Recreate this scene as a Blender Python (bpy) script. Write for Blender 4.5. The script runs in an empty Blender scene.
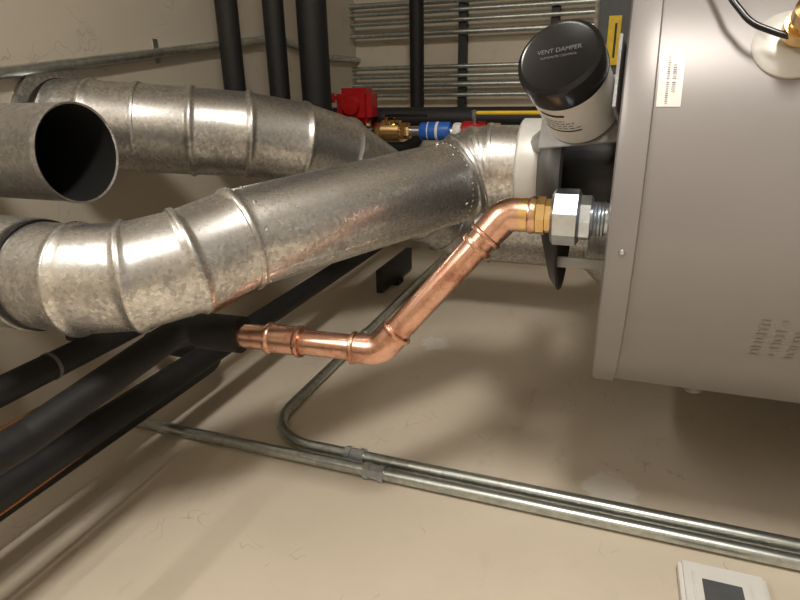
import bpy, bmesh, math, random
from mathutils import Vector, Matrix
random.seed(4)
V=Vector
sc=bpy.context.scene
CEIL=1.17; FLOOR=-1.55; WL=-0.75; WR=1.8; YB=2.66; YF=-1.6

# ---------------------------------------------------------------- materials
def newmat(name):
    m=bpy.data.materials.new(name); m.use_nodes=True
    nt=m.node_tree; b=nt.nodes['Principled BSDF']
    return m,nt,b
def coords(nt,scale=(1,1,1)):
    tc=nt.nodes.new('ShaderNodeTexCoord'); mp=nt.nodes.new('ShaderNodeMapping')
    mp.inputs['Scale'].default_value=scale
    nt.links.new(tc.outputs['Object'],mp.inputs['Vector']); return mp.outputs['Vector']
def noise(nt,vec,scale,detail=4,rough=.55):
    n=nt.nodes.new('ShaderNodeTexNoise'); n.inputs['Scale'].default_value=scale
    n.inputs['Detail'].default_value=detail; n.inputs['Roughness'].default_value=rough
    nt.links.new(vec,n.inputs['Vector']); return n.outputs['Fac']
def ramp(nt,fac,stops):
    r=nt.nodes.new('ShaderNodeValToRGB'); els=r.color_ramp.elements
    while len(els)<len(stops): els.new(.5)
    for e,(p,c) in zip(els,stops):
        e.position=p; e.color=(c[0],c[1],c[2],1) if hasattr(c,'__len__') else (c,c,c,1)
    nt.links.new(fac,r.inputs['Fac']); return r.outputs['Color']
def bump(nt,b,h,strength,dist=.002):
    bp=nt.nodes.new('ShaderNodeBump'); bp.inputs['Strength'].default_value=strength
    bp.inputs['Distance'].default_value=dist
    nt.links.new(h,bp.inputs['Height']); nt.links.new(bp.outputs['Normal'],b.inputs['Normal'])
def mixf(nt,f,a,b_):
    mx=nt.nodes.new('ShaderNodeMix'); mx.data_type='FLOAT'; mx.inputs[0].default_value=f
    nt.links.new(a,mx.inputs[2]); nt.links.new(b_,mx.inputs[3]); return mx.outputs[0]
def simple(name,col,rough=.5,metal=0,var=.12,scale=40,emis=None,bumpy=0):
    m,nt,b=newmat(name)
    v=coords(nt); n=noise(nt,v,scale)
    c1=[max(0,x*(1-var)) for x in col]; c2=[min(1,x*(1+var)) for x in col]
    nt.links.new(ramp(nt,n,[(.3,c1),(.7,c2)]),b.inputs['Base Color'])
    b.inputs['Roughness'].default_value=rough; b.inputs['Metallic'].default_value=metal
    if bumpy: bump(nt,b,n,bumpy)
    if emis:
        b.inputs['Emission Color'].default_value=(*emis[0],1); b.inputs['Emission Strength'].default_value=emis[1]
    return m
def galv(name,c1,c2,r1=.25,r2=.45,scale=55,cells=.35,wide=True):
    m,nt,b=newmat(name); v=coords(nt)
    vo=nt.nodes.new('ShaderNodeTexVoronoi'); vo.inputs['Scale'].default_value=scale
    nt.links.new(v,vo.inputs['Vector'])
    sep=nt.nodes.new('ShaderNodeSeparateColor'); nt.links.new(vo.outputs['Color'],sep.inputs['Color'])
    n=noise(nt,v,9,10,.75)
    f=mixf(nt,cells,n,sep.outputs['Red'])
    if wide:
        st=noise(nt,coords(nt,(9,1.5,9)),5,6,.7)
        f=mixf(nt,.35,f,st)
    nt.links.new(ramp(nt,f,[(.36,c1),(.62,c2)]),b.inputs['Base Color'])
    nt.links.new(ramp(nt,f,[(.36,r2),(.64,r1)]),b.inputs['Roughness'])
    b.inputs['Metallic'].default_value=.95
    bump(nt,b,noise(nt,v,8,2),.4,.005)
    return m
M_GALV=galv('galvanized_steel',(.42,.41,.405),(.80,.79,.77),.24,.42,190,.30)
M_GALV2=galv('galvanized_dull',(.34,.33,.32),(.66,.65,.63),.28,.44,170,.30)
M_EMT=galv('conduit_steel',(.40,.43,.42),(.58,.62,.60),.28,.40,90,.2,False)
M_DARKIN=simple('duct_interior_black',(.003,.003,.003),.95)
M_DARKMET=simple('hood_underside',(.06,.058,.06),.4,.6)
M_FOAM=simple('black_foam_insulation',(.006,.006,.007),.62,0,.3,60,bumpy=.3)
M_BLK=simple('black_plastic',(.006,.006,.007),.25)
M_BRASS=simple('brass',(.80,.55,.26),.26,1,.15,30)
M_ZINC=simple('zinc_plated',(.62,.68,.75),.28,1,.12,60)
M_WHITE=simple('white_plastic',(.74,.73,.70),.4,0,.03)
M_CREAM=simple('cream_collar',(.60,.59,.56),.45,.2,.06)
M_RED=simple('red_paint',(.36,.008,.010),.35)
M_BLUE=simple('blue_label',(.02,.12,.50),.4)
M_YEL=simple('yellow_paint',(.85,.58,.02),.4)
M_INK=simple('ink',(.03,.03,.03),.6)
M_BRKT=simple('bracket_grey',(.36,.36,.36),.4,.6)
M_PANEL=simple('panel_grey',(.09,.095,.10),.5)
M_STRUT=simple('strut_dark',(.03,.03,.033),.5,.4)
M_FLOOR=simple('concrete_floor',(.32,.31,.29),.7,0,.2,3)
M_LAMP=simple('lamp_diffuser',(.9,.88,.82),.5,0,.02,5,((1,.93,.82),6))
def copper():
    m,nt,b=newmat('copper'); v=coords(nt); n=noise(nt,v,20,7,.68)
    nt.links.new(ramp(nt,n,[(.34,(.46,.22,.15)),(.5,(.80,.47,.35)),(.68,(.90,.61,.49))]),b.inputs['Base Color'])
    nt.links.new(ramp(nt,n,[(.3,.34),(.7,.17)]),b.inputs['Roughness']); b.inputs['Metallic'].default_value=1
    return m
M_COP=copper()
M_TUBING=simple('copper_tubing',(.45,.20,.09),.4,.9)
def tankmat(name,k=1):
    m,nt,b=newmat(name); v=coords(nt,(1,1,.5)); n=noise(nt,v,5,6)
    nt.links.new(ramp(nt,n,[(.3,(.25*k,.234*k,.234*k)),(.7,(.285*k,.268*k,.267*k))]),b.inputs['Base Color'])
    b.inputs['Metallic'].default_value=.2; b.inputs['Roughness'].default_value=.40
    bump(nt,b,noise(nt,coords(nt),3,1),.2,.01)
    return m
M_TANK=tankmat('tank_grey_enamel'); M_PRINT=tankmat('faint_print_ink',.90)
def wallmat(name,base,patches=()):
    m,nt,b=newmat(name); v=coords(nt)
    n=noise(nt,v,2.2,6,.6)
    out=ramp(nt,n,[(.3,[x*.92 for x in base]),(.7,[min(1,x*1.05) for x in base])])
    def over(fac,amount,col,out):
        mul=nt.nodes.new('ShaderNodeMath'); mul.operation='MULTIPLY'; mul.inputs[1].default_value=amount
        nt.links.new(fac,mul.inputs[0])
        mx=nt.nodes.new('ShaderNodeMix'); mx.data_type='RGBA'
        nt.links.new(mul.outputs[0],mx.inputs[0]); nt.links.new(out,mx.inputs[6]); mx.inputs[7].default_value=(*col,1)
        return mx.outputs[2]
    dk=[x*.55 for x in base]
    out=over(ramp(nt,noise(nt,coords(nt,(1,1,2)),7,9,.7),[(.58,0),(.70,1)]),.25,dk,out)
    w=nt.nodes.new('ShaderNodeTexVoronoi'); w.feature='DISTANCE_TO_EDGE'; w.inputs['Scale'].default_value=9
    dist=nt.nodes.new('ShaderNodeMix'); dist.data_type='VECTOR'; dist.inputs[0].default_value=.12
    nz=nt.nodes.new('ShaderNodeTexNoise'); nz.inputs['Scale'].default_value=14; nt.links.new(v,nz.inputs['Vector'])
    nt.links.new(v,dist.inputs[4]); nt.links.new(nz.outputs['Color'],dist.inputs[5]); nt.links.new(dist.outputs[1],w.inputs['Vector'])
    line=ramp(nt,w.outputs['Distance'],[(.004,1),(.012,0)])
    gate=ramp(nt,noise(nt,v,6,3),[(.57,0),(.61,1)])
    mm=nt.nodes.new('ShaderNodeMath'); mm.operation='MULTIPLY'; nt.links.new(line,mm.inputs[0]); nt.links.new(gate,mm.inputs[1])
    out=over(mm.outputs[0],.40,[x*.4 for x in base],out)
    tc=nt.nodes.new('ShaderNodeTexCoord')
    for (p,r,s) in patches:       # dried spackle patches on the drywall
        sub=nt.nodes.new('ShaderNodeVectorMath'); sub.operation='SUBTRACT'; sub.inputs[1].default_value=p
        nt.links.new(tc.outputs['Object'],sub.inputs[0])
        sc_=nt.nodes.new('ShaderNodeVectorMath'); sc_.operation='MULTIPLY'; sc_.inputs[1].default_value=(0,s,1)
        nt.links.new(sub.outputs[0],sc_.inputs[0])
        ln=nt.nodes.new('ShaderNodeVectorMath'); ln.operation='LENGTH'; nt.links.new(sc_.outputs[0],ln.inputs[0])
        nn=noise(nt,tc.outputs['Object'],34,4)
        ad=nt.nodes.new('ShaderNodeMath'); ad.operation='MULTIPLY_ADD'; ad.inputs[1].default_value=r*1.6
        nt.links.new(nn,ad.inputs[0]); nt.links.new(ln.outputs['Value'],ad.inputs[2])
        mr=nt.nodes.new('ShaderNodeMapRange'); mr.inputs['From Min'].default_value=r*1.5; mr.inputs['From Max'].default_value=r*1.8
        mr.inputs['To Min'].default_value=.55; mr.inputs['To Max'].default_value=0
        nt.links.new(ad.outputs[0],mr.inputs['Value'])
        out=over(mr.outputs['Result'],1.0,(.86,.84,.79),out)
    nt.links.new(out,b.inputs['Base Color']); b.inputs['Roughness'].default_value=.45
    bump(nt,b,noise(nt,v,90,4),.12,.002)
    return m
BASE=(.67,.59,.475)
M_WALL=wallmat('painted_drywall',BASE,[((WL,1.585,.469),.045,.8),((WL,1.02,-.055),.055,.9),((WL,1.1,.72),.03,.7)])
M_WALLB=wallmat('painted_drywall_back',(.62,.55,.44))
M_CEIL=wallmat('painted_ceiling',(.54,.485,.40))

# ---------------------------------------------------------------- mesh helpers
def mk(name,bm,mat,smooth=True,ang=38):
    me=bpy.data.meshes.new(name); bmesh.ops.recalc_face_normals(bm,faces=bm.faces); bm.to_mesh(me); bm.free()
    ms=mat if isinstance(mat,(list,tuple)) else [mat]
    for m in ms: me.materials.append(m)
    if smooth:
        for p in me.polygons: p.use_smooth=True
        me.set_sharp_from_angle(angle=math.radians(ang))
    ob=bpy.data.objects.new(name,me); sc.collection.objects.link(ob); return ob
def loft(name,rings,mat,seg=32,caps=(True,True),start=None):
    """rings: list of (centre, axis, radius)"""
    bm=bmesh.new(); loops=[]; u=None
    for c,t,r in rings:
        t=V(t).normalized(); c=V(c)
        if u is None:
            a=V(start) if start else (V((0,0,1)) if abs(t.z)<.8 else V((1,0,0)))
            u=(a-t*a.dot(t)).normalized()
        else:
            u=(u-t*u.dot(t)).normalized()
        w=t.cross(u)
        loops.append([bm.verts.new(c+(u*math.cos(2*math.pi*k/seg)+w*math.sin(2*math.pi*k/seg))*r) for k in range(seg)])
    for a,b in zip(loops,loops[1:]):
        for k in range(seg):
            bm.faces.new((a[k],a[(k+1)%seg],b[(k+1)%seg],b[k]))
    if caps[0]: bm.faces.new(loops[0])
    if caps[1]: bm.faces.new(loops[-1])
    return mk(name,bm,mat)
def lathe(name,base,axis,prof,mat,seg=32,caps=(True,True),start=None):
    ax=V(axis).normalized()
    return loft(name,[(V(base)+ax*h,ax,r) for r,h in prof],mat,seg,caps,start)
def tangents(pts):
    ts=[]
    for i in range(len(pts)):
        a=pts[max(0,i-1)]; b=pts[min(len(pts)-1,i+1)]
        p=pts[i]
        d=V((0,0,0))
        if (p-a).length>1e-9: d+=(p-a).normalized()
        if (b-p).length>1e-9: d+=(b-p).normalized()
        ts.append(d.normalized())
    return ts
def fillet(pts,rad,n=8):
    pts=[V(p) for p in pts]; out=[pts[0]]
    for i in range(1,len(pts)-1):
        p=pts[i]; a=(pts[i-1]-p); b=(pts[i+1]-p)
        th=a.angle(b); 
        if th>math.pi-.02: out.append(p); continue
        d=min(rad/math.tan(th/2),a.length*.48,b.length*.48)
        a.normalize(); b.normalize()
        r=d*math.tan(th/2); cen=p+(a+b).normalized()*(r/math.sin(th/2))
        s=p+a*d-cen; e=p+b*d-cen; tot=s.angle(e)
        for k in range(n+1):
            f=k/n
            q=(s*math.sin((1-f)*tot)+e*math.sin(f*tot))/math.sin(tot)
            out.append(cen+q)
    out.append(pts[-1]); return out
def tube(name,pts,r,mat,bend=.06,seg=24,n=8,caps=(True,True)):
    p=fillet(pts,bend,n) if len(pts)>2 else [V(q) for q in pts]
    t=tangents(p)
    return loft(name,[(a,b,r) for a,b in zip(p,t)],mat,seg,caps)
def duct(name,pts,R,mat,beads,caps=(False,True),bh=.0045,seg=64):
    pts=[V(p) for p in pts]; rings=[]
    for i,p in enumerate(pts):
        if i==0: rings.append((p,pts[1]-p,R)); continue
        if i==len(pts)-1: rings.append((p,p-pts[-2],R)); continue
        din=(p-pts[i-1]).normalized(); dout=(pts[i+1]-p).normalized(); m=(din+dout).normalized()
        if i in beads:
            rings+= [(p-din*.010,din+m,R),(p-din*.006,din+m*2,R+.0008),(p-din*.0045,m,R+bh*.8),(p-din*.0018,m,R+bh),(p+dout*.0018,m,R+bh),(p+dout*.0045,m,R+bh*.8),(p+dout*.006,dout+m*2,R+.0008),(p+dout*.010,dout+m,R)]
        else: rings.append((p,m,R))
    return loft(name,rings,mat,seg,caps)
def box(name,c,s,mat,rot=None,bev=.003):
    bm=bmesh.new(); bmesh.ops.create_cube(bm,size=1)
    bmesh.ops.scale(bm,vec=V(s),verts=bm.verts)
    if bev: bmesh.ops.bevel(bm,geom=bm.edges[:],offset=bev,segments=2,affect='EDGES')
    if rot is not None: bmesh.ops.transform(bm,matrix=rot.to_4x4(),verts=bm.verts)
    bmesh.ops.translate(bm,vec=V(c),verts=bm.verts)
    return mk(name,bm,mat,True,30)
def group(name,parts):
    e=bpy.data.objects.new(name,None); sc.collection.objects.link(e); e.empty_display_size=.05
    for p in parts: p.parent=e
    return e
def screw(name,p,n,r=.0035):
    n=V(n).normalized(); return lathe(name,V(p)-n*.001,n,[(r,0),(r,.0015),(r*.7,.003)],M_ZINC,8)

# ---------------------------------------------------------------- room shell
def slab(name,c,s,mat): return box(name,c,s,mat,bev=0)
T=.1
slab('wall_left',(WL-T/2,(YB+YF)/2,(CEIL+FLOOR)/2),(T,YB-YF,CEIL-FLOOR),M_WALL)
slab('wall_right',(WR+T/2,(YB+YF)/2,(CEIL+FLOOR)/2),(T,YB-YF,CEIL-FLOOR),M_WALLB)
slab('wall_back',((WL+WR)/2,YB+T/2,(CEIL+FLOOR)/2),(WR-WL+2*T,T,CEIL-FLOOR),M_WALLB)
slab('wall_front',((WL+WR)/2,YF-T/2,(CEIL+FLOOR)/2),(WR-WL+2*T,T,CEIL-FLOOR),M_WALLB)
slab('ceiling',((WL+WR)/2,(YB+YF)/2,CEIL+T/2),(WR-WL+2*T,YB-YF+2*T,T),M_CEIL)
slab('floor',((WL+WR)/2,(YB+YF)/2,FLOOR-T/2),(WR-WL+2*T,YB-YF+2*T,T),M_FLOOR)

# ---------------------------------------------------------------- main water heater
TC=V((-.144,1.10,-.004)); TR=.36
parts=[]
parts.append(lathe('tank_jacket',V((TC.x,TC.y,FLOOR)),(0,0,1),[(TR-.01,0),(TR-.01,.06),(TR,.06),(TR,-FLOOR-.034)],M_TANK,128))
parts.append(lathe('tank_lid',TC,(0,0,1),[(TR+.001,-.032),(TR+.005,-.030),(TR+.005,-.004),(TR+.002,.002),(TR-.005,.004),(TR-.02,.002),(.1,.004)],M_TANK,128))
def on_tank(ang,z,out=0): # ang measured from -Y towards +X
    n=V((math.sin(ang),-math.cos(ang),0)); return TC+n*(TR+out)+V((0,0,z)),n
def decal(name,a0,a1,z0,z1,mat,off=.0006,n=12):
    bm=bmesh.new(); g=[]
    for k in range(n+1):
        a=a0+(a1-a0)*k/n; row=[]
        for z in (z0,z1):
            p,_=on_tank(a,z,off); row.append(bm.verts.new(p))
        g.append(row)
    for k in range(n): bm.faces.new((g[k][0],g[k+1][0],g[k+1][1],g[k][1]))
    return mk(name,bm,mat)
A0=math.atan2(.146,.329)
parts.append(decal('rating_label',A0-.085,A0+.085,-.060,-.034,M_WHITE))
for k in range(26):
    if k in (12,): continue
    a=A0-.075+.15*k/25; w=random.choice([.0012,.0018,.0022])
    parts.append(decal('label_text_a',a,a+w,-.0455,-.0455+.003,M_INK,.0010,1))
    if 5<k<22: parts.append(decal('label_text_b',a,a+w*1.1,-.0525,-.0525+.004,M_INK,.0010,1))
# faint printed block (small stencilled characters)
for i in range(3):
    for j in range(9):
        a=-.56+.022*j; z=-.190-.020*i; h=random.uniform(.003,.006)
        if random.random()<.15: continue
        parts.append(decal('faint_print',a,a+random.uniform(.012,.020),z-h,z+h,M_PRINT,.0006,2))
for a in (-.14,1.3):
    p,n=on_tank(a,-.016,.005); parts.append(screw('lid_screw',p,n,.0040))
p,n=on_tank(-1.25,-.16); parts.append(lathe('jacket_plug',p,n,[(.014,0),(.014,.006),(.008,.01)],M_TANK,16))
# relief valve port with escutcheon
p,n=on_tank(.525,-.165)
parts.append(lathe('port_escutcheon',p-n*.002,n,[(.040,0),(.040,.003),(.035,.008),(.018,.011)],M_CREAM,40))
parts.append(lathe('port_nipple',p,n,[(.011,0),(.011,.022),(.018,.022),(.018,.036),(.013,.037),(.013,.044),(.0155,.045),(.0155,.06),(.012,.063)],M_BRASS,24))
def surf(a,z,o): return on_tank(a,z,o)[0]
parts.append(tube('sensor_cable',[surf(.74,-.08,.03),surf(.62,-.098,.03),surf(.545,-.118,.028),surf(.50,-.15,.03),surf(.485,-.19,.03),surf(.47,-.26,.02),surf(.45,-.5,.008)],.0034,M_BLK,.05,12))
# outlet nipple + union
UX,UY=-.172,.82
b=V((UX,UY,0))
parts.append(lathe('steel_nipple',b,(0,0,1),[(.022,-.002),(.022,.035)],M_ZINC,24))
parts.append(lathe('nipple_thread',b,(0,0,1),[(.0225+ (.0015 if i%2 else 0),.004+.0022*i) for i in range(12)],M_ZINC,24))
parts.append(lathe('union_body',b,(0,0,1),[(.027,.020),(.031,.023),(.031,.037),(.028,.040)],M_ZINC,8))
parts.append(lathe('union_nut',b,(0,0,1),[(.033,.036),(.039,.040),(.039,.070),(.034,.074)],M_ZINC,8,start=(1,.3,0)))
parts.append(lathe('union_tail',b,(0,0,1),[(.024,.073),(.024,.082),(.027,.083),(.027,.094)],M_BRASS,8))
group('water_heater',parts)

# ---------------------------------------------------------------- copper pipe run
r=.0206
E1=V((UX,UY,.137)); E2=V((-.382,.754,.313)); E3=V((-.385,.742,.66))
parts=[]
parts.append(lathe('brass_adapter',b,(0,0,1),[(.0245,.0945),(.0255,.096),(.0255,.103),(.0235,.104),(.0245,.110),(.0245,.118)],M_BRASS,32))
parts.append(tube('copper_tube',[V((UX,UY,.096)),E1,E2,V((E3.x,E3.y,.62))],r,M_COP,.035,32))
def fitting(nm,P,a,bb,la,ln,R=.0238,k=.03):
    a=(V(a)-P).normalized(); bb=(V(bb)-P).normalized()
    pts=fillet([P+a*la,P,P+bb*ln],k,8); ts=tangents(pts)
    rings=[]
    N=len(pts)
    for i,(p_,t_) in enumerate(zip(pts,ts)):
        if i==0:
            rings+= [(p_,t_,r),(p_,t_,R+.0022),(p_+t_*.003,t_,R+.003),(p_+t_*.006,t_,R+.0022),(p_+t_*.0075,t_,R),(p_+t_*.012,t_,R)]
        elif i==N-1:
            rings+= [(p_-t_*.014,t_,R),(p_-t_*.0075,t_,R),(p_-t_*.006,t_,R+.0022),(p_-t_*.003,t_,R+.003),(p_,t_,R+.0022),(p_,t_,r)]
        else: rings.append((p_,t_,R+.0008))
    return loft(nm,rings,M_COP,32)
parts.append(fitting('press_elbow_upper',E1,V((UX,UY,0)),E2,.038,.046))
parts.append(fitting('press_elbow_lower',E2,E1,E3,.044,.044))
d=(E2-E1).normalized()
def coupling(nm,c,ax,L=.05):
    ax=V(ax).normalized()
    return lathe(nm,V(c)-ax*L/2,ax,[(r,0),(.0256,0),(.0262,.004),(.0256,.008),(.0236,.010),(.0236,L-.010),(.0256,L-.008),(.0262,L-.004),(.0256,L),(r,L)],M_COP,32)
u3=(E3-E2).normalized()
parts.append(coupling('press_coupling',E2+u3*.162,u3,.062))
parts.append(lathe('elbow_bead',E1+d*.058,d,[(r,0),(.0245,0),(.0252,.004),(.0245,.008),(r,.008)],M_COP,32))
parts.append(tube('insulation_sleeve',[E2+u3*.255,E3+V((0,0,.015)),V((-.43,.45,.70)),V((-.445,-.9,.73))],.0245,M_FOAM,.05,28))
parts.append(lathe('insulation_collar',E2+u3*.243,u3,[(r,0),(.031,0),(.031,.082),(.026,.084)],M_FOAM,28))
group('copper_hot_water_pipe',parts)

# ---------------------------------------------------------------- draft hood + damper
parts=[]
H=V((TC.x,TC.y,0))
parts.append(lathe('hood_skirt',H,(0,0,1),[(.216,.070),(.218,.074),(.20,.088),(.10,.118),(.080,.124)],M_DARKMET,64,(False,False)))
parts.append(lathe('hood_skirt_inner',H,(0,0,1),[(.216,.070),(.198,.084),(.09,.113),(.070,.12)],M_DARKMET,64,(False,True)))
parts.append(lathe('flue_stub',H,(0,0,1),[(.075,-.002),(.075,.05),(.06,.085)],M_DARKMET,32))
for k in range(4):
    a=math.radians(45+90*k); p=H+V((math.cos(a)*.19,math.sin(a)*.19,.043))
    parts.append(box('hood_leg',p,(.018,.006,.090),M_BRKT,bev=.001))
parts.append(lathe('damper_collar',H,(0,0,1),[(.079,.120),(.086,.122),(.088,.128),(.088,.158),(.084,.162),(.0765,.163)],M_CREAM,64,(False,False)))
# actuator
fa=V((.034,.800,.079)); ba=V((-.036,.905,.050)); ax=(fa-ba).normalized(); L=(fa-ba).length
parts.append(lathe('actuator_body',ba,ax,[(.046,.0),(.052,.002),(.052,.100),(.050,.102)],M_WHITE,48))
parts.append(lathe('actuator_cap',ba,ax,[(.0525,.090),(.0545,.092),(.0545,L-.010),(.053,L-.004),(.049,L-.001),(.0475,L),(.045,L-.0012)],M_BLK,56))
def text(nm,body,size,origin,xdir,ydir,mat,ext=.0003):
    cu=bpy.data.curves.new(nm,'FONT'); cu.body=body; cu.size=size; cu.align_x='CENTER'; cu.align_y='CENTER'; cu.extrude=ext
    ob=bpy.data.objects.new(nm,cu); sc.collection.objects.link(ob); cu.materials.append(mat)
    x=V(xdir).normalized(); z=x.cross(V(ydir)).normalized(); y=z.cross(x)
    M=Matrix((x,y,z)).transposed().to_4x4(); M.translation=V(origin); ob.matrix_world=M; return ob
M_GT=simple('grey_lettering',(.13,.13,.13),.4)
xd=V((0,0,-1)); xd=(xd-ax*xd.dot(ax)).normalized(); yd=ax.cross(xd)
parts.append(text('cap_lettering','VENT DAMPER',.0085,ba+ax*(L-.0009)+yd*.008,xd,yd,M_GT))
parts.append(text('cap_lettering_small','AUTOMATIC CONTROL',.0042,ba+ax*(L-.0009)-yd*.001,xd,yd,M_GT))
for k,(h0,h1) in enumerate(((.034,.037),(.042,.0435),(.048,.0495),(.054,.0555),(.060,.0615),(.071,.076))):
    bm=bmesh.new(); g=[]
    for j in range(25):
        a=math.radians(222+ (k%2)*8 + j*(2.6-k*.2)); dd=xd*math.cos(a)+yd*math.sin(a)
        g.append([bm.verts.new(ba+ax*h+dd*.0524) for h in (h0,h1)])
    for j in range(24):
        if k in (1,2,3,4) and j%4==(k+2)%4: continue
        bm.faces.new((g[j][0],g[j+1][0],g[j+1][1],g[j][1]))
    parts.append(mk('body_label',bm,M_INK))
rot=Matrix((xd,yd,ax)).transposed()
parts.append(box('bracket_plate',ba-ax*.003,(.118,.105,.004),M_BRKT,rot,.001))
parts.append(box('bracket_side',ba+ax*.040+xd*.062,(.004,.105,.085),M_BRKT,rot,.001))
parts.append(tube('bracket_arm',[V(ba)-ax*.005,V((H.x+.03,H.y-.02,.14))],.022,M_BRKT,seg=12))
group('draft_hood_damper',parts)

# ---------------------------------------------------------------- main vent duct
a_=V((-.213,.721,.522)); s_=V((-.169,1.068,.278))
pts=[(-.144,1.10,.155),(-.144,1.10,.215),(-.147,1.096,.238),(-.156,1.086,.260),s_]
for f in (.06,.5,.965): pts.append(s_.lerp(a_,f))
pts+=[a_,(-.231,.650,.562),(-.242,.598,.616),(-.243,.568,.680),(-.240,.562,CEIL)]
parts=[duct('duct_shell',pts,.076,M_GALV,{1,2,3,4,8,9,10,11},(False,False))]
dm=(a_-s_).normalized()
side=dm.cross(V((1,0,0))).normalized(); up=side.cross(dm).normalized()
seamd=(up*-.55+side*-.85).normalized()
if seamd.y>0: seamd=-seamd
parts.append(tube('lock_seam',[s_+seamd*.0755+dm*.03,a_+seamd*.0755-dm*.01],.002,M_GALV,seg=8))
for k in range(10):
    an=2*math.pi*k/10
    n=(up*math.cos(an)+side*math.sin(an)); parts.append(screw('duct_screw',s_+dm*.035+n*.076,n,.003))
    parts.append(screw('duct_screw',a_-dm*.02+n*.076,n,.003))
for k in range(44):
    an=2*math.pi*k/44
    n=(up*math.cos(an)+side*math.sin(an)); parts.append(lathe('crimp',s_+dm*.022+n*.0745,n,[(.0022,0),(.0020,.0022),(.001,.003)],M_GALV2,6))
parts.append(lathe('joint_gasket',V((-.243,.568,.742)),(0,0,1),[(.0758,0),(.0795,.001),(.0795,.010),(.0758,.011)],M_BLK,64,(False,False)))
parts.append(lathe('joint_sleeve',V((-.2425,.567,.755)),(0,0,1),[(.0758,0),(.081,.001),(.081,.1),(.0758,.101)],M_GALV,64,(False,False)))
group('vent_duct',parts)

# second heater + its duct
C2=V((-.45,1.85,0)); parts=[]
parts.append(lathe('tank_jacket',C2+V((0,0,FLOOR)),(0,0,1),[(.26,0),(.27,.05),(.27,-FLOOR-.05),(.26,-FLOOR-.04),(.1,-FLOOR-.035)],M_TANK,96))
parts.append(lathe('flue_collar',C2,(0,0,1),[(.15,-.04),(.15,.0),(.101,.05),(.101,.058)],M_GALV2,48))
group('water_heater',parts)
pts=[(-.45,1.85,.06),(-.45,1.85,.36),(-.447,1.845,.44),(-.41,1.79,.50),(-.36,1.71,.545),(-.162,1.39,.669),(-.125,1.30,.735),(-.100,1.215,.825),(-.088,1.145,.92),(-.078,1.09,1.02),(-.070,1.04,1.10),(-.066,1.02,CEIL)]
parts=[duct('duct_shell',pts,.097,M_GALV2,{1,2,3,4,5,6,7,8,9,10},(False,False))]
parts.append(lathe('ceiling_collar',V((-.066,1.02,CEIL-.012)),(0,0,1),[(.098,0),(.125,.001),(.125,.012)],M_GALV2,48,(False,False)))
group('vent_duct',parts)
# open ended duct
OE=V((-.088,.70,.782))
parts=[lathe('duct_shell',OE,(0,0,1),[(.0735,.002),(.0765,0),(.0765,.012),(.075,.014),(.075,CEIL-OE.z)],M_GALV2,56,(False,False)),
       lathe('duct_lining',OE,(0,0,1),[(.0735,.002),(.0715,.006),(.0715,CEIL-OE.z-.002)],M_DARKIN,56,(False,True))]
group('open_ended_duct',parts)

# ---------------------------------------------------------------- wall conduits
CX=WL+.016; cr=.0128
def strap(nm,y,z,r_,wallx,along='z'):
    ps=[]
    s=(.003,.075,.018) if along=='z' else (.003,.018,.075)
    ps.append(box(nm+'_foot',(wallx+.0015,y,z),s,M_EMT,bev=.0005))
    axx=(0,0,1) if along=='z' else (0,1,0)
    ps.append(lathe(nm+'_loop',V((wallx+r_+.003,y,z))-V(axx)*.009,axx,[(r_,0),(r_+.003,0),(r_+.003,.018),(r_,.018)],M_EMT,24,(False,False)))
    return ps
def emt_coupling(nm,c,axx,r_=cr):
    axx=V(axx).normalized()
    return [lathe(nm,V(c)-axx*.022,axx,[(r_,0),(r_+.0045,0),(r_+.0045,.012),(r_+.002,.013),(r_+.002,.031),(r_+.0045,.032),(r_+.0045,.044),(r_,.044)],M_ZINC,8)]
parts=[tube('conduit_tube',[(CX,.947,FLOOR),(CX,.947,.69),(CX,YB,.69)],cr,M_EMT,.13,24,14)]
parts+=emt_coupling('coupling',(CX,.947,.455),(0,0,1))+strap('strap',1.55,.69,cr,WL,'y')
group('electrical_conduit',parts)
parts=[tube('conduit_tube',[(CX,.907,FLOOR),(CX,.907,CEIL)],cr,M_EMT,.1,24)]
parts+=emt_coupling('coupling',(CX,.907,.395),(0,0,1))
group('electrical_conduit',parts)
# ceiling conduit
zc=CEIL-.0125
group('electrical_conduit',[tube('conduit_tube',[(-.10,-.2,zc),(.04,.893,zc),(.17,1.95,zc),(.12,2.35,zc),(.12,YB,zc)],.0115,M_EMT,.25,20,8),
   box('ceiling_strap',(.10,1.35,CEIL-.001),(.06,.018,.003),M_EMT,bev=.0005)])
# conduit rack on back wall
parts=[]
for i,x in enumerate((.335,.30,.262,.215,.08,.044,.008,-.035)):
    parts.append(tube('rack_conduit',[(x,YB-.05,CEIL-.0),(x,YB-.05,.13)],.0095 if i%3 else .0115,M_EMT,seg=16))
for z in (.66,.28):
    parts.append(box('strut_channel',(.2,YB-.02,z),(.95,.04,.034),M_STRUT,bev=.002))
group('conduit_rack',parts)
# panel with yellow label
group('electrical_panel',[box('panel_box',(.36,YB-.07,-.20),(.66,.14,.62),M_PANEL,bev=.006),box('panel_door',(.36,YB-.143,-.20),(.60,.008,.56),M_PANEL,bev=.002),
   box('warning_label',(.15,YB-.149,.05),(.17,.002,.045),M_YEL,bev=0),box('label_lines',(.15,YB-.1505,.045),(.12,.001,.008),M_INK,bev=0)])

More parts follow.
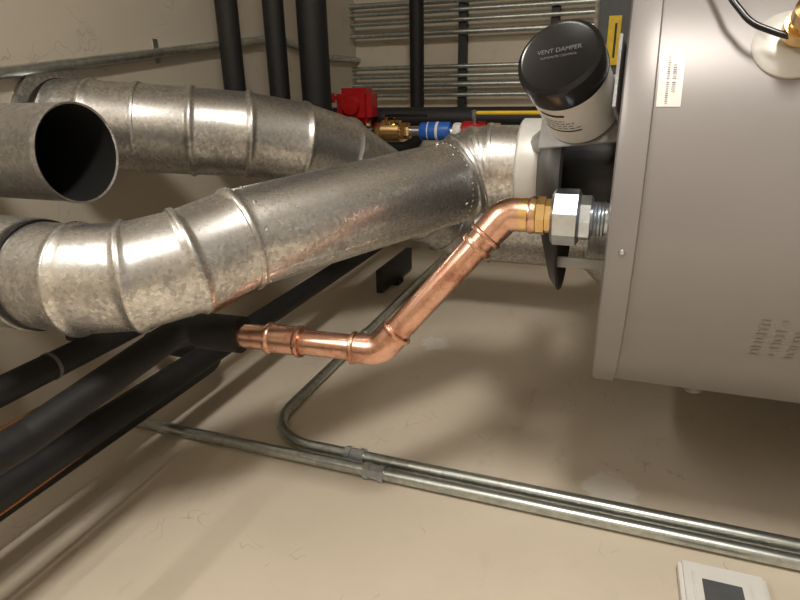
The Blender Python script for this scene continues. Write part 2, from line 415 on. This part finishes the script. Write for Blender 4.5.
# ---------------------------------------------------------------- insulated pipes
def ipipe(pts,r_,bend=.07,extra=()):
    group('insulated_pipe',[tube('foam_jacket',pts,r_,M_FOAM,bend,28,10)]+list(extra))
ipipe([(1.79,1.47,1.02),(-.12,1.47,1.02),(-.12,1.47,CEIL)],.030)
ipipe([(1.79,1.60,.955),(-.12,1.60,.955),(-.12,1.60,CEIL)],.030)
ipipe([(1.79,1.66,.865),(-.14,1.66,.865),(-.14,1.70,CEIL)],.044)
ipipe([(1.79,2.43,.80),(-.25,2.43,.80),(-.25,2.43,CEIL)],.029)
tie=lambda x,y,z,r_:lathe('cable_tie',V((x,y,z)),(0,1,0),[(r_,0),(r_+.0015,0),(r_+.0015,.006),(r_,.006)],M_GT,28,(False,False))
ipipe([(-.43,-1.55,.855),(-.43,YB-.01,.855)],.023,extra=[tie(-.43,.62,.855,.023)])
ipipe([(-.56,-1.55,.82),(-.56,YB-.01,.82)],.027)
ipipe([(-.655,-1.55,.93),(-.655,1.15,.93),(-.655,1.15,CEIL)],.028)
ipipe([(-.43,.735,.915),(-.26,.735,.915),(-.26,.735,CEIL)],.022,.03)
parts=[tube('tubing_a',[(-.475,-1.5,.835),(-.475,.4,.83),(-.48,.9,.835),(-.47,2.6,.835)],.0040,M_TUBING,.1,10),
       tube('tubing_b',[(-.615,-1.5,.86),(-.62,.5,.855),(-.61,1.0,.865),(-.62,2.6,.865)],.0040,M_TUBING,.1,10)]
group('refrigerant_tubing',parts)
group('pipe_hanger',[box('hanger_rail',(-.69,2.1,.79),(.09,.35,.025),M_STRUT,bev=.002),box('hanger_foot',(-.74,2.1,.79),(.02,.06,.05),M_STRUT,bev=.002)])

# ---------------------------------------------------------------- valve assembly
gx,gy=-.10,1.95
x2,y2=-.135,1.86
parts=[tube('riser_pipe',[(gx,gy,FLOOR),(gx,gy,CEIL)],.036,M_FOAM,seg=24),
       box('red_actuator_box',(-.055,1.88,.83),(.11,.09,.125),M_RED,bev=.018),
       lathe('red_actuator_knob',(-.055,1.835,.83),(0,-1,0),[(.03,0),(.028,.018),(.01,.02)],M_RED,24),
       box('red_actuator_tab',(-.03,1.84,.905),(.03,.02,.04),M_RED,bev=.008),
       lathe('actuator_stem',(-.10,1.88,.80),(-1,0,-.3),[(.014,-.05),(.014,.05)],M_BRASS,16)]
def L2(nm,z0,z1,r_,m,seg=20):
    return lathe(nm,(x2,y2,z0),(0,0,1),[(r_*.9,0),(r_,.004),(r_,z1-z0-.004),(r_*.9,z1-z0)],m,seg)
parts+=[L2('branch_pipe',.20,.80,.016,M_ZINC),L2('brass_valve_body',.665,.735,.034,M_BRASS,20),L2('brass_end_a',.73,.765,.026,M_BRASS,6),L2('brass_end_b',.635,.67,.026,M_BRASS,6),
        lathe('brass_bonnet',(x2,y2,.70),(1,-.5,0),[(.018,0),(.018,.045),(.012,.048)],M_BRASS,12),
        L2('blue_valve_label',.50,.60,.029,M_BLUE),L2('white_band',.535,.55,.0295,M_WHITE),L2('white_band_b',.57,.575,.0295,M_WHITE),L2('red_valve_body',.385,.46,.032,M_RED),L2('white_band_c',.465,.49,.027,M_WHITE),L2('brass_union',.34,.385,.026,M_BRASS,8),
        lathe('valve_stem',(x2,y2,.70),(1,-.3,0),[(.008,0),(.008,.05)],M_ZINC,12),
        box('black_lever',(x2+.05,y2-.03,.64),(.010,.022,.14),M_BLK,bev=.003),
        box('yellow_lever',(x2+.058,y2-.04,.31),(.010,.022,.20),M_YEL,bev=.003),
        lathe('lever_stem',(x2,y2,.42),(1,-.5,0),[(.008,0),(.008,.07)],M_ZINC,12),
        tube('branch_elbow',[(x2,y2,.22),(x2,y2,.17),(gx,gy,.17)],.016,M_ZINC,.03)]
parts.append(tube('branch_return',[(x2,y2,.78),(x2,y2,.83),(gx,gy,.86)],.016,M_ZINC,.03))
group('gas_valve_assembly',parts)

# ---------------------------------------------------------------- wall switch plate
pc=V((WL,.79,-.225))
group('wall_control_box',[box('plate',pc+V((.012,0,0)),(.024,.12,.125),M_WHITE,bev=.006),
  box('bezel',pc+V((.026,-.010,.005)),(.006,.085,.08),M_WHITE,bev=.002),
  box('screen',pc+V((.0295,-.014,.005)),(.002,.06,.055),M_PANEL,bev=.0005)])

# ---------------------------------------------------------------- lights
def area(name,loc,target,sx,sy,power,col,parent=None):
    l=bpy.data.lights.new(name,'AREA'); l.shape='RECTANGLE'; l.size=sx; l.size_y=sy; l.energy=power; l.color=col
    o=bpy.data.objects.new(name,l); sc.collection.objects.link(o); o.location=loc
    o.rotation_euler=(V(target)-V(loc)).to_track_quat('-Z','Y').to_euler(); o.parent=parent; return o
wl=V((WR-.03,-.20,-.15))
g=group('wall_light',[box('housing',wl+V((.01,0,0)),(.04,.6,.30),M_WHITE,bev=.006),box('diffuser',wl-V((.012,0,0)),(.02,.56,.26),M_LAMP,bev=.004)])
area('wall_light_lamp',wl-V((.03,0,0)),wl-V((1,0,0)),.54,.24,36,(1,.945,.86),g)
cl=V((.95,-.3,CEIL-.03))
g=group('ceiling_light',[box('housing',cl+V((0,0,.01)),(.2,1.1,.04),M_WHITE,bev=.006),box('diffuser',cl-V((0,0,.012)),(.16,1.05,.02),M_LAMP,bev=.004)])
area('ceiling_light_lamp',cl-V((0,0,.03)),cl-V((0,0,1)),.15,1.0,14,(1,.95,.88),g)
w=bpy.data.worlds.new('world'); sc.world=w; w.use_nodes=True
w.node_tree.nodes['Background'].inputs[0].default_value=(1,.95,.9,1); w.node_tree.nodes['Background'].inputs[1].default_value=.1

# ---------------------------------------------------------------- camera
cam=bpy.data.cameras.new('camera'); cam.lens=26.1; cam.sensor_width=36; cam.clip_start=.02
co=bpy.data.objects.new('camera',cam); sc.collection.objects.link(co)
U=V((-1686,182,-580)).normalized(); D=V((223,217,-580)); D=(D-U*D.dot(U)).normalized(); S=D.cross(U)
co.matrix_world=Matrix((S,D,U)).to_4x4()
sc.camera=co
# put the floor at z=0
bpy.context.view_layer.update()
for o in sc.objects:
    if o.parent is None:
        o.matrix_world=Matrix.Translation((0,0,-FLOOR))@o.matrix_world
sc.view_settings.view_transform='Standard'
sc.view_settings.exposure=0.15
